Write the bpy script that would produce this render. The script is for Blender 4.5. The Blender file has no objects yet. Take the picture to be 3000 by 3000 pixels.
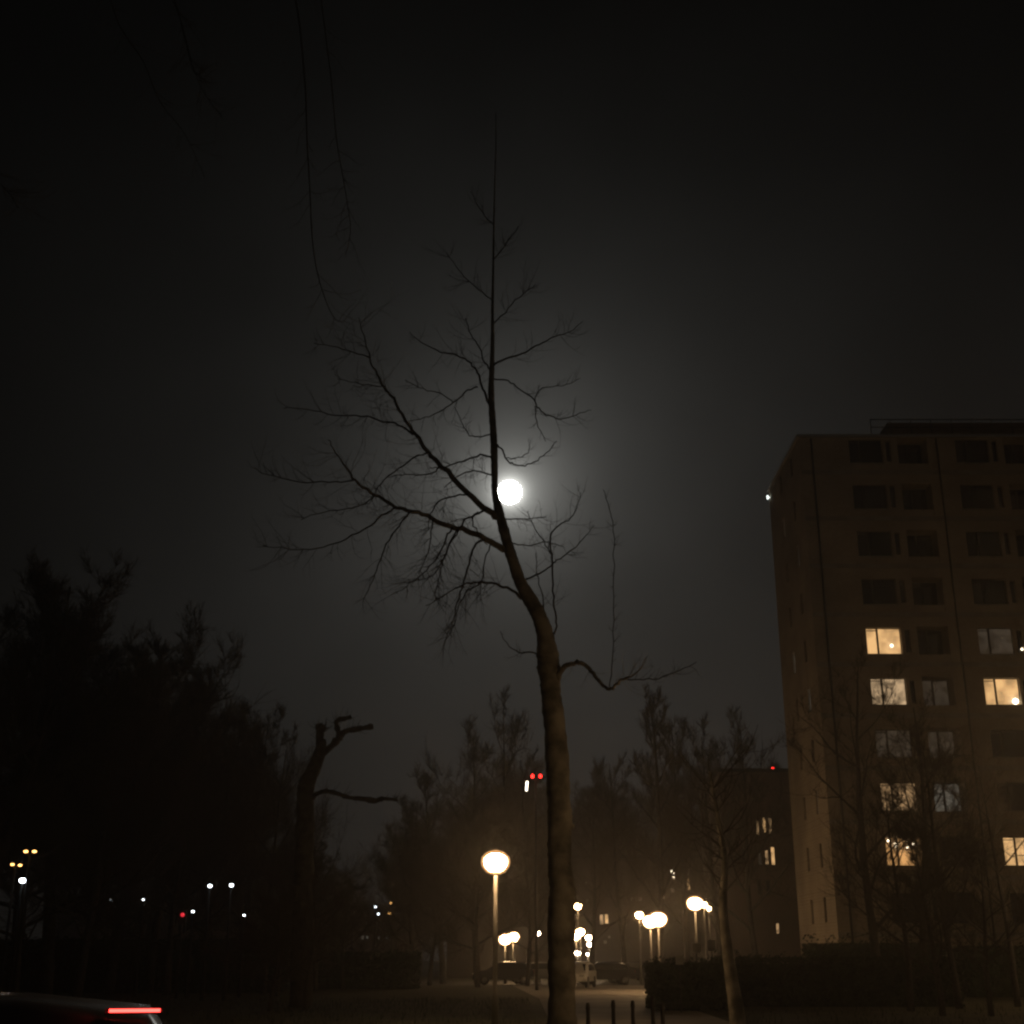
import bpy, math, random
import numpy as np
from mathutils import Vector, Matrix

sc = bpy.context.scene
COL = sc.collection
R = math.radians
# ------------------------------------------------------------------ camera
F_PX, PITCH, CAM_H = 3760.0, R(19.2), 1.65
cd = bpy.data.cameras.new('camera')
cd.sensor_width = 36; cd.lens = 36 * F_PX / 3000; cd.clip_start = 0.1; cd.clip_end = 12000
cam = bpy.data.objects.new('camera', cd); COL.objects.link(cam)
cam.location = (0, 0, CAM_H); cam.rotation_euler = (R(90) + PITCH, 0, 0)
sc.camera = cam
SP, CP = math.sin(PITCH), math.cos(PITCH)

def at(x, y, d):
    """point seen at photo pixel x, y at forward distance d"""
    u, v = (x - 1500) / F_PX, (1500 - y) / F_PX
    fw, up = CP - v * SP, SP + v * CP
    return Vector((u / fw * d, d, CAM_H + up / fw * d))

def px(d):            # metres per photo pixel at distance d
    return d / F_PX

# ------------------------------------------------------------------ world
MOON_D = 5000.0
MOON = at(1493, 1442, MOON_D)
md = (MOON - cam.location).normalized()
world = bpy.data.worlds.new('World'); sc.world = world; world.use_nodes = True
nt = world.node_tree; N = nt.nodes; L = nt.links; N.clear()
out = N.new('ShaderNodeOutputWorld'); bg = N.new('ShaderNodeBackground'); L.new(bg.outputs[0], out.inputs[0])
sky = N.new('ShaderNodeTexSky'); sky.sky_type = 'NISHITA'; sky.sun_disc = False
sky.sun_elevation = math.asin(md.z); sky.sun_rotation = math.atan2(md.x, md.y)
sky.dust_density = 4.0; sky.air_density = 1.0
tc = N.new('ShaderNodeTexCoord')

def M(op, a, b=None, c=None):
    n = N.new('ShaderNodeMath'); n.operation = op
    for i, s in enumerate((a, b, c)):
        if s is None: continue
        if isinstance(s, (int, float)): n.inputs[i].default_value = s
        else: L.new(s, n.inputs[i])
    return n.outputs[0]

def VM(op, a, b):
    n = N.new('ShaderNodeVectorMath'); n.operation = op
    for i, s in enumerate((a, b)):
        if isinstance(s, tuple): n.inputs[i].default_value = s
        elif s is not None: L.new(s, n.inputs[i])
    return n

def scaled(col, fac):
    n = N.new('ShaderNodeVectorMath'); n.operation = 'SCALE'
    if isinstance(col, tuple): n.inputs[0].default_value = col
    else: L.new(col, n.inputs[0])
    if isinstance(fac, (int, float)): n.inputs['Scale'].default_value = fac
    else: L.new(fac, n.inputs['Scale'])
    return n.outputs[0]

dirn = VM('NORMALIZE', tc.outputs['Generated'], None).outputs[0]
cosang = M('MINIMUM', VM('DOT_PRODUCT', dirn, tuple(md)).outputs['Value'], 0.999999)
ang = M('MULTIPLY', M('ARCCOSINE', cosang), 180 / math.pi)
halo1 = M('MULTIPLY', M('EXPONENT', M('MULTIPLY', ang, -1 / 0.9)), 0.50)
halo2 = M('MULTIPLY', M('EXPONENT', M('MULTIPLY', ang, -1 / 2.9)), 0.11)
halo3 = M('MULTIPLY', M('EXPONENT', M('MULTIPLY', ang, -1 / 8.0)), 0.017)
halo0 = M('MULTIPLY', M('EXPONENT', M('MULTIPLY', ang, -1 / 0.20)), 11.0)
halo = M('ADD', M('ADD', M('ADD', halo1, halo2), halo3), halo0)
sep = N.new('ShaderNodeSeparateXYZ'); L.new(dirn, sep.inputs[0])
# town glow: stronger low down and towards the town centre on the right
el = M('MAXIMUM', sep.outputs['Z'], 0.0)
side = M('ADD', M('MULTIPLY', sep.outputs['X'], 1.9), 1.0)
side = M('MAXIMUM', side, 0.25)
glow = M('MULTIPLY', M('MULTIPLY', M('EXPONENT', M('MULTIPLY', el, -5.0)), side), 0.0165)
tot = VM('ADD', scaled((1.0, 1.0, 0.935), halo), scaled((1.0, 0.93, 0.84), glow)).outputs[0]
# faint moonlit sky
bw = N.new('ShaderNodeRGBToBW'); L.new(sky.outputs[0], bw.inputs[0])
tot = VM('ADD', tot, scaled((1.0, 0.99, 0.97), M('MULTIPLY', bw.outputs[0], 0.00007))).outputs[0]
# thin uneven veil of cloud
nz = N.new('ShaderNodeTexNoise'); nz.inputs['Scale'].default_value = 5.0; nz.inputs['Detail'].default_value = 6
L.new(dirn, nz.inputs['Vector'])
tot = scaled(tot, M('ADD', M('MULTIPLY', nz.outputs[0], 1.0), 0.5))
L.new(tot, bg.inputs[0]); bg.inputs[1].default_value = 1.0

sc.view_settings.view_transform = 'Standard'; sc.view_settings.look = 'None'
sc.view_settings.exposure = 0; sc.view_settings.gamma = 1
cy = sc.cycles
cy.use_adaptive_sampling = False
cy.max_bounces = 4; cy.diffuse_bounces = 2; cy.glossy_bounces = 2; cy.volume_bounces = 0
cy.transmission_bounces = 2; cy.use_light_tree = True
cy.caustics_reflective = False; cy.caustics_refractive = False
cy.sample_clamp_indirect = 2.0
cy.use_denoising = True
cy.filter_width = 2.4          # the soft focus of a hand-held night exposure

# ------------------------------------------------------------------ helpers
def tag(o, label=None, cat=None, group=None, kind=None):
    if label: o['label'] = label
    if cat: o['category'] = cat
    if group: o['group'] = group
    if kind: o['kind'] = kind
    return o

def empty(name, loc, rz=0.0):
    o = bpy.data.objects.new(name, None); COL.objects.link(o)
    o.location = loc; o.rotation_euler = (0, 0, rz); o.empty_display_size = 0.2
    return o

class MB:
    def __init__(s): s.v = []; s.f = []; s.smooth = []
    def add(s, vs, fs, smooth=False):
        b = len(s.v); s.v += [tuple(p) for p in vs]; s.f += [tuple(i + b for i in f) for f in fs]
        s.smooth += [smooth] * len(fs)
    def box(s, a, b):
        x0, y0, z0 = a; x1, y1, z1 = b
        s.add([(x0,y0,z0),(x1,y0,z0),(x1,y1,z0),(x0,y1,z0),(x0,y0,z1),(x1,y0,z1),(x1,y1,z1),(x0,y1,z1)],
              [(0,3,2,1),(4,5,6,7),(0,1,5,4),(1,2,6,5),(2,3,7,6),(3,0,4,7)])
    def tube(s, pts, rad, n=6, cap=True, smooth=True, bump=0.0, rnd=None):
        pts = [Vector(p) for p in pts]
        if len(pts) < 2: return
        t0 = (pts[1] - pts[0]).normalized()
        ref = Vector((0, 1, 0)) if abs(t0.y) < 0.9 else Vector((1, 0, 0))
        nrm = t0.cross(ref).normalized()
        vs = []
        for i, p in enumerate(pts):
            if i == 0: t = t0
            elif i == len(pts) - 1: t = (pts[i] - pts[i-1]).normalized()
            else:
                t = (pts[i+1] - pts[i-1])
                t = t.normalized() if t.length > 1e-9 else t0
            nrm = nrm - t * nrm.dot(t)
            nrm = nrm.normalized() if nrm.length > 1e-6 else t.orthogonal().normalized()
            bn = t.cross(nrm)
            for k in range(n):
                a = 2 * math.pi * k / n
                r = rad[i] * (1 + (rnd.uniform(-bump, bump) if rnd else 0))
                vs.append(p + nrm * (math.cos(a) * r) + bn * (math.sin(a) * r))
        fs = []
        for i in range(len(pts) - 1):
            for k in range(n):
                fs.append((i*n+k, i*n+(k+1) % n, (i+1)*n+(k+1) % n, (i+1)*n+k))
        if cap:
            fs.append(tuple(range(n))[::-1]); fs.append(tuple((len(pts)-1)*n + k for k in range(n)))
        s.add(vs, fs, smooth)
    def lathe(s, prof, c=(0, 0, 0), n=20, smooth=True):
        vs = []
        for r, z in prof:
            for k in range(n):
                a = 2 * math.pi * k / n
                vs.append((c[0] + r * math.cos(a), c[1] + r * math.sin(a), c[2] + z))
        fs = []
        for i in range(len(prof) - 1):
            for k in range(n):
                fs.append((i*n+k, i*n+(k+1) % n, (i+1)*n+(k+1) % n, (i+1)*n+k))
        fs.append(tuple(range(n))[::-1]); fs.append(tuple((len(prof)-1)*n + k for k in range(n)))
        s.add(vs, fs, smooth)
    def build(s, name, mat, parent=None, loc=(0, 0, 0)):
        me = bpy.data.meshes.new(name); me.from_pydata(s.v, [], s.f)
        me.polygons.foreach_set('use_smooth', s.smooth); me.update()
        if isinstance(mat, (list, tuple)):
            for m in mat: me.materials.append(m)
        else: me.materials.append(mat)
        o = bpy.data.objects.new(name, me); COL.objects.link(o); o.location = loc
        if parent: o.parent = parent
        return o

def copy_tree(o, parent=None):
    c = o.copy(); COL.objects.link(c); c.parent = parent
    for ch in list(o.children): copy_tree(ch, c)
    return c

def mat(name, col, rough=0.8, metal=0.0, noise=0.0, scale=5.0, col2=None, bump=0.0, emit=None, es=0.0, spec=0.3):
    m = bpy.data.materials.new(name); m.use_nodes = True
    t = m.node_tree; b = t.nodes['Principled BSDF']
    b.inputs['Base Color'].default_value = (*col, 1); b.inputs['Roughness'].default_value = rough
    b.inputs['Metallic'].default_value = metal; b.inputs['Specular IOR Level'].default_value = spec
    if col2 is not None or noise:
        c2 = col2 or tuple(c * (1 - noise) for c in col)
        nz = t.nodes.new('ShaderNodeTexNoise'); nz.inputs['Scale'].default_value = scale; nz.inputs['Detail'].default_value = 6
        tc = t.nodes.new('ShaderNodeTexCoord'); t.links.new(tc.outputs['Object'], nz.inputs['Vector'])
        rp = t.nodes.new('ShaderNodeValToRGB'); rp.color_ramp.elements[0].position = 0.38; rp.color_ramp.elements[1].position = 0.62
        rp.color_ramp.elements[0].color = (*c2, 1); rp.color_ramp.elements[1].color = (*col, 1)
        t.links.new(nz.outputs[0], rp.inputs[0]); t.links.new(rp.outputs[0], b.inputs['Base Color'])
        if bump:
            bp = t.nodes.new('ShaderNodeBump'); bp.inputs['Strength'].default_value = bump; bp.inputs['Distance'].default_value = 0.05
            t.links.new(nz.outputs[0], bp.inputs['Height']); t.links.new(bp.outputs[0], b.inputs['Normal'])
    if emit:
        b.inputs['Emission Color'].default_value = (*emit, 1); b.inputs['Emission Strength'].default_value = es
    return m

def emat(name, col, s, noise=None, scale=1.2, mn=0.35):
    """something that gives off light; noise = curtains and furniture seen behind a lit window"""
    m = bpy.data.materials.new(name); m.use_nodes = True
    t = m.node_tree; b = t.nodes['Principled BSDF']
    b.inputs['Base Color'].default_value = (0.3, 0.3, 0.3, 1); b.inputs['Roughness'].default_value = 0.4
    b.inputs['Emission Color'].default_value = (*col, 1); b.inputs['Emission Strength'].default_value = s
    if noise:
        nz = t.nodes.new('ShaderNodeTexNoise'); nz.inputs['Scale'].default_value = scale; nz.inputs['Detail'].default_value = 3
        tc = t.nodes.new('ShaderNodeTexCoord'); t.links.new(tc.outputs['Object'], nz.inputs['Vector'])
        mr = t.nodes.new('ShaderNodeMapRange'); mr.inputs['From Min'].default_value = 0.35; mr.inputs['From Max'].default_value = 0.62
        mr.inputs['To Min'].default_value = s * mn; mr.inputs['To Max'].default_value = s
        t.links.new(nz.outputs[0], mr.inputs[0]); t.links.new(mr.outputs[0], b.inputs['Emission Strength'])
    if s < 3: m.cycles.emission_sampling = 'NONE'
    return m

def brick_mat(name, c1, c2, mortar, scale):
    m = bpy.data.materials.new(name); m.use_nodes = True
    t = m.node_tree; b = t.nodes['Principled BSDF']; b.inputs['Roughness'].default_value = 0.9
    br = t.nodes.new('ShaderNodeTexBrick'); br.inputs['Scale'].default_value = scale
    br.inputs['Color1'].default_value = (*c1, 1); br.inputs['Color2'].default_value = (*c2, 1); br.inputs['Mortar'].default_value = (*mortar, 1)
    tc = t.nodes.new('ShaderNodeTexCoord'); mp = t.nodes.new('ShaderNodeMapping'); mp.inputs['Rotation'].default_value = (R(90), 0, 0)
    t.links.new(tc.outputs['Object'], mp.inputs[0]); t.links.new(mp.outputs[0], br.inputs['Vector'])
    nz = t.nodes.new('ShaderNodeTexNoise'); nz.inputs['Scale'].default_value = 0.35; nz.inputs['Detail'].default_value = 5
    t.links.new(tc.outputs['Object'], nz.inputs['Vector'])
    mr = t.nodes.new('ShaderNodeMapRange'); mr.inputs['From Min'].default_value = 0.3; mr.inputs['From Max'].default_value = 0.7
    mr.inputs['To Min'].default_value = 0.65; mr.inputs['To Max'].default_value = 1.1
    t.links.new(nz.outputs[0], mr.inputs[0])
    mx = t.nodes.new('ShaderNodeVectorMath'); mx.operation = 'SCALE'
    t.links.new(br.outputs[0], mx.inputs[0]); t.links.new(mr.outputs[0], mx.inputs['Scale']); t.links.new(mx.outputs[0], b.inputs['Base Color'])
    return m

WARM = (1.0, 0.62, 0.30); ORANGE = (1.0, 0.50, 0.14); WHITE = (0.85, 0.93, 1.0)
MT = dict(
    bark=mat('plane_bark', (0.40, 0.36, 0.28), 0.9, col2=(0.13, 0.12, 0.095), scale=2.2, bump=0.9),
    bark_pale=mat('pale_thin_bark', (0.22, 0.19, 0.15), 0.8),
    darkbark=mat('dark_bark', (0.07, 0.06, 0.05), 0.95, noise=0.5, scale=4),
    twig=mat('twig_bark', (0.065, 0.052, 0.04), 0.95),
    foliage=mat('evergreen_leaf', (0.045, 0.06, 0.03), 0.8, noise=0.5, scale=1.5),
    hedge=mat('hedge_leaf', (0.035, 0.05, 0.025), 0.8, noise=0.5, scale=3),
    pole=mat('grey_painted_pole', (0.24, 0.225, 0.20), 0.6, 0.1, noise=0.3, scale=2),
    iron=mat('dark_iron', (0.05, 0.045, 0.04), 0.5, 0.3, noise=0.3, scale=4),
    glass=mat('dark_glass', (0.012, 0.014, 0.016), 0.12, spec=0.5),
    frame=mat('window_frame_paint', (0.06, 0.052, 0.045), 0.6),
    concrete=mat('concrete', (0.26, 0.24, 0.21), 0.9, noise=0.3, scale=1.0),
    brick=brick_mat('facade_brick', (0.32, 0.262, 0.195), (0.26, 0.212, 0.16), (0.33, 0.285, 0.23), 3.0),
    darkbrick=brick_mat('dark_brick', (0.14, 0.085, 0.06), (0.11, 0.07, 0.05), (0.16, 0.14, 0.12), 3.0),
    silver=mat('silver_car_paint', (0.42, 0.42, 0.42), 0.25, 0.6),
    greypaint=mat('grey_car_paint', (0.16, 0.16, 0.16), 0.3, 0.5),
    darkpaint=mat('dark_car_paint', (0.04, 0.04, 0.05), 0.25, 0.3),
    whitepaint=mat('white_car_paint', (0.7, 0.68, 0.62), 0.3),
    rubber=mat('tyre_rubber', (0.02, 0.02, 0.02), 0.9),
    sign=mat('sign_face', (0.45, 0.43, 0.38), 0.6, noise=0.3, scale=4),
    globe=emat('warm_lamp_glass', WARM, 52.0), globe_hot=emat('hot_lamp_glass', WARM, 85.0), globe_flood=emat('square_lamp_glass', WARM, 175.0),
    globe_dim=emat('warm_small_lamp_glass', (1.0, 0.78, 0.55), 35.0),
    globe_w=emat('white_lamp_glass', WHITE, 9.0),
    globe_w2=emat('faint_white_lamp_glass', WHITE, 1.2),
    globe_o=emat('orange_lamp_glass', ORANGE, 5.0),
    red=emat('red_beacon_glass', (1.0, 0.02, 0.015), 6.0),
    brake=emat('red_brake_glass', (1.0, 0.045, 0.03), 5.0),
    brake_hi=emat('red_high_brake_glass', (1.0, 0.045, 0.035), 8.0),
    tail=mat('unlit_tail_glass', (0.25, 0.01, 0.01), 0.3),
    win=emat('lit_window', (1.0, 0.58, 0.24), 0.95, noise=True, scale=1.4, mn=0.45),
    win2=emat('lit_window_dimmer', (1.0, 0.60, 0.28), 0.50, noise=True, scale=2.2, mn=0.15),
    win3=emat('lit_window_faint', (0.95, 0.75, 0.55), 0.035, noise=True, scale=2.0, mn=0.2),
    win4=emat('lit_window_grey', (0.85, 0.80, 0.66), 0.12, noise=True, scale=2.0, mn=0.1),
    win_a=emat('lit_window_amber', (1.0, 0.50, 0.17), 0.85, noise=True, scale=2.6, mn=0.25),
    win_p=emat('lit_window_pale', (1.0, 0.68, 0.38), 0.60, noise=True, scale=1.9, mn=0.3),
    bulb=emat('bright_bulb', (1.0, 0.85, 0.6), 8.0),
)

fm = bpy.data.materials.new('lamp_glow_shell'); fm.use_nodes = True  # see-through glowing shell, imitates the warm bloom at the lamp edge
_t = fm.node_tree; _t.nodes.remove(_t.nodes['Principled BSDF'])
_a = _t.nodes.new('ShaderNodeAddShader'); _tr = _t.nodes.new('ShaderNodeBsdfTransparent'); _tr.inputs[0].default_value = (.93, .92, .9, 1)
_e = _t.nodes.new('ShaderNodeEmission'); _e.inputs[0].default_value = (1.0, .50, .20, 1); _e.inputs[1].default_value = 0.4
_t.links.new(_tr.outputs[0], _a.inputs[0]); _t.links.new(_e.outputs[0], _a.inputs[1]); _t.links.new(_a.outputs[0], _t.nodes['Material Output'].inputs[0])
fm.cycles.emission_sampling = 'NONE'; MT['glow_shell'] = fm

# ------------------------------------------------------------------ moon
mb = MB()
rm = 37 / F_PX * MOON_D * 1.0
prof = [(max(rm * math.sin(math.pi * i / 16), 0.01), -rm * math.cos(math.pi * i / 16)) for i in range(17)]
mb.lathe(prof, n=32)
moon = mb.build('moon', emat('moon_surface', (1.0, 0.97, 0.88), 45.0, ), None, MOON)
tag(moon, 'full moon glaring white behind the fork of the tall bare tree', 'moon')

# ------------------------------------------------------------------ ground
def soil_mat(name, c1, c2, scale, rough=0.95, bump=0.3):
    return mat(name, c1, rough, col2=c2, scale=scale, bump=bump)
def sheet(name, poly, z, m, kind='structure'):
    b = MB(); b.add([(x, y, z) for x, y in poly], [tuple(range(len(poly)))])
    o = b.build(name, m); tag(o, kind=kind); return o
sheet('ground', [(-900, -60), (900, -60), (900, 1500), (-900, 1500)], 0.0, soil_mat('grass_soil', (0.07, 0.07, 0.035), (0.045, 0.04, 0.025), 0.8))
road_m = soil_mat('asphalt', (0.07, 0.066, 0.06), (0.045, 0.043, 0.04), 1.5, 0.7)
pave_m = soil_mat('pavement_tiles', (0.36, 0.32, 0.27), (0.27, 0.24, 0.20), 0.5, 0.75)
sheet('road', [(-120, 4.5), (120, 4.5), (120, 11.5), (-120, 11.5)], 0.004, road_m)
kb = MB(); kb.box((-120, 11.5, 0), (120, 11.7, 0.12)); tag(kb.build('kerb', MT['concrete']), kind='structure')
kb = MB(); kb.box((-120, 11.7, 0), (120, 16.5, 0.116)); tag(kb.build('pavement', pave_m), kind='structure')
sheet('path', [(0.9, 16.5), (5.5, 16.5), (6.2, 46), (9.5, 60), (12, 90), (0, 90), (1.2, 60)], 0.008, pave_m)
sheet('street', [(-60, 90), (60, 90), (60, 108), (-60, 108)], 0.006, road_m)

# faint painted line on the road and tufts along the path
tf = MB(); rt = random.Random(5)
for i in range(9000):
    y = rt.uniform(17, 60); x = rt.uniform(-16, 0.7) if rt.random() < .75 else rt.uniform(6.5, 18)
    a = rt.uniform(0, 6.28); h = rt.uniform(.06, .22); w = .012
    tf.add([(x - w * math.cos(a), y - w * math.sin(a), 0), (x + w * math.cos(a), y + w * math.sin(a), 0), (x + rt.uniform(-.06, .06), y + rt.uniform(-.06, .06), h)], [(0, 1, 2)])
tag(tf.build('grass', MT['foliage']), 'dark rough grass either side of the path', 'grass', kind='stuff')

# ------------------------------------------------------------------ main tree
def catmull(pts, rad, n=4):
    P = [pts[0]] + pts + [pts[-1]]; Q = [rad[0]] + rad + [rad[-1]]
    op, orr = [], []
    for i in range(1, len(P) - 2):
        for k in range(n):
            t = k / n
            op.append(0.5 * ((2 * P[i]) + (P[i+1] - P[i-1]) * t + (2*P[i-1] - 5*P[i] + 4*P[i+1] - P[i+2]) * t*t + (-P[i-1] + 3*P[i] - 3*P[i+1] + P[i+2]) * t**3))
            orr.append(Q[i] * (1-t) + Q[i+1] * t)
    op.append(P[-2]); orr.append(Q[-2])
    return op, orr

TD = 22.0
rt = random.Random(11)
tree = empty('bare_tree', (at(1650, 3134, TD).x, TD, 0))
tag(tree, 'tall bare tree leaning left with a kinked pale trunk, crossing the moon', 'tree')
TO = Vector(tree.location)

def trace(spec, d0, d1, bump=0.0, sides=8, seg=4):
    pts, rad = [], []
    for i, (x, y, r) in enumerate(spec):
        d = d0 + (d1 - d0) * i / max(1, len(spec) - 1)
        pts.append(at(x, y, d)); rad.append(r * px(d))
    return catmull(pts, rad, seg)

trunk_spec = [(1652,3150,44),(1648,3050,37),(1646,2900,33),(1645,2780,33),(1643,2690,34),(1648,2610,33),(1640,2550,30),(1639,2480,30),(1640,2400,31),(1636,2330,30),
    (1634,2260,31),(1626,2136,29),(1616,2050,27),(1611,1997,26),(1607,1955,31),(1604,1914,29),(1595,1852,25),(1577,1800,23),(1560,1769,23),
    (1525,1707,19),(1507,1655,17.5),(1490,1603,17),(1474,1545,16),(1460,1490,14),(1450,1440,10.5),(1449,1395,10.5),(1448,1340,11.5),(1447,1300,11.5),(1445,1260,11),(1441,1200,10.5),(1439,1140,10),
    (1441,1080,8.5),(1443,1000,6.5),(1443,900,5),(1445,780,3.8),(1447,650,3),(1450,520,2.2),(1453,420,1.6),(1452,330,1)]
trunk_spec = [(x, y, r * (1.12 if y > 1900 else 1.0)) for x, y, r in trunk_spec]
p_, r_ = trace(trunk_spec, TD, TD, seg=9)
p_[0].z = -0.1
tb = MB(); tb.tube([p - TO for p in p_], [r * (1 + .035 * math.sin(i * 1.7) + .03 * math.sin(i * .61 + 1)) for i, r in enumerate(r_)], 22, bump=0.035, rnd=rt)
# knots and old pruning wounds on the trunk
def knot(b, x, y, r, h, sx=1):
    c = at(x, y, TD) - TO; e = at(x + sx * h, y + h * 0.2, TD - 0.05) - TO
    b.tube([c, (c + e) / 2, e], [r * px(TD), r * 0.9 * px(TD), r * 0.45 * px(TD)], 8)
knot(tb, 1655, 2390, 13, 20); knot(tb, 1664, 2418, 11, 18); knot(tb, 1656, 2605, 20, 30); knot(tb, 1594, 1965, 16, -12)
knot(tb, 1640, 2280, 14, 16); knot(tb, 1622, 2700, 16, -14)
tb.build('trunk', MT['bark'], tree)

def twiglets(b, pts, rad, rnd, n, ln, droop=0.35, r0=0.009, lvl=1, tan=0.7):
    L_ = len(pts)
    for k in range(n):
        i = rnd.randrange(max(1, L_ // 5), L_ - 1) if L_ > 3 else 0
        t = (pts[min(i+1, L_-1)] - pts[i]);
        if t.length < 1e-6: continue
        t.normalize()
        q = Vector((rnd.gauss(0, 1), rnd.gauss(0, 0.6), rnd.gauss(0, 1)))
        q = (q - t * q.dot(t)); q = q.normalized() if q.length > 1e-3 else Vector((0, 0, -1))
        d = (t * tan + q).normalized()
        l = ln * rnd.uniform(0.4, 1.2); p = pts[i].copy(); P = [p.copy()]; m = 5
        for s in range(m):
            d = (d + Vector((rnd.gauss(0, .16), rnd.gauss(0, .12), rnd.gauss(0, .16) - droop * 0.35 + 0.12 * s * (1 if droop > 0 else .3)))).normalized()
            p = p + d * (l / m); P.append(p.copy())
        rr = min(r0, rad[i] * 0.7)
        RR = [rr * (1 - 0.7 * s / m) for s in range(m + 1)]
        b.tube(P, RR, 4, cap=False)
        if lvl > 0: twiglets(b, P, RR, rnd, rnd.randint(2, 4), l * 0.5, droop, r0 * 0.6, lvl - 1)

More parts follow.
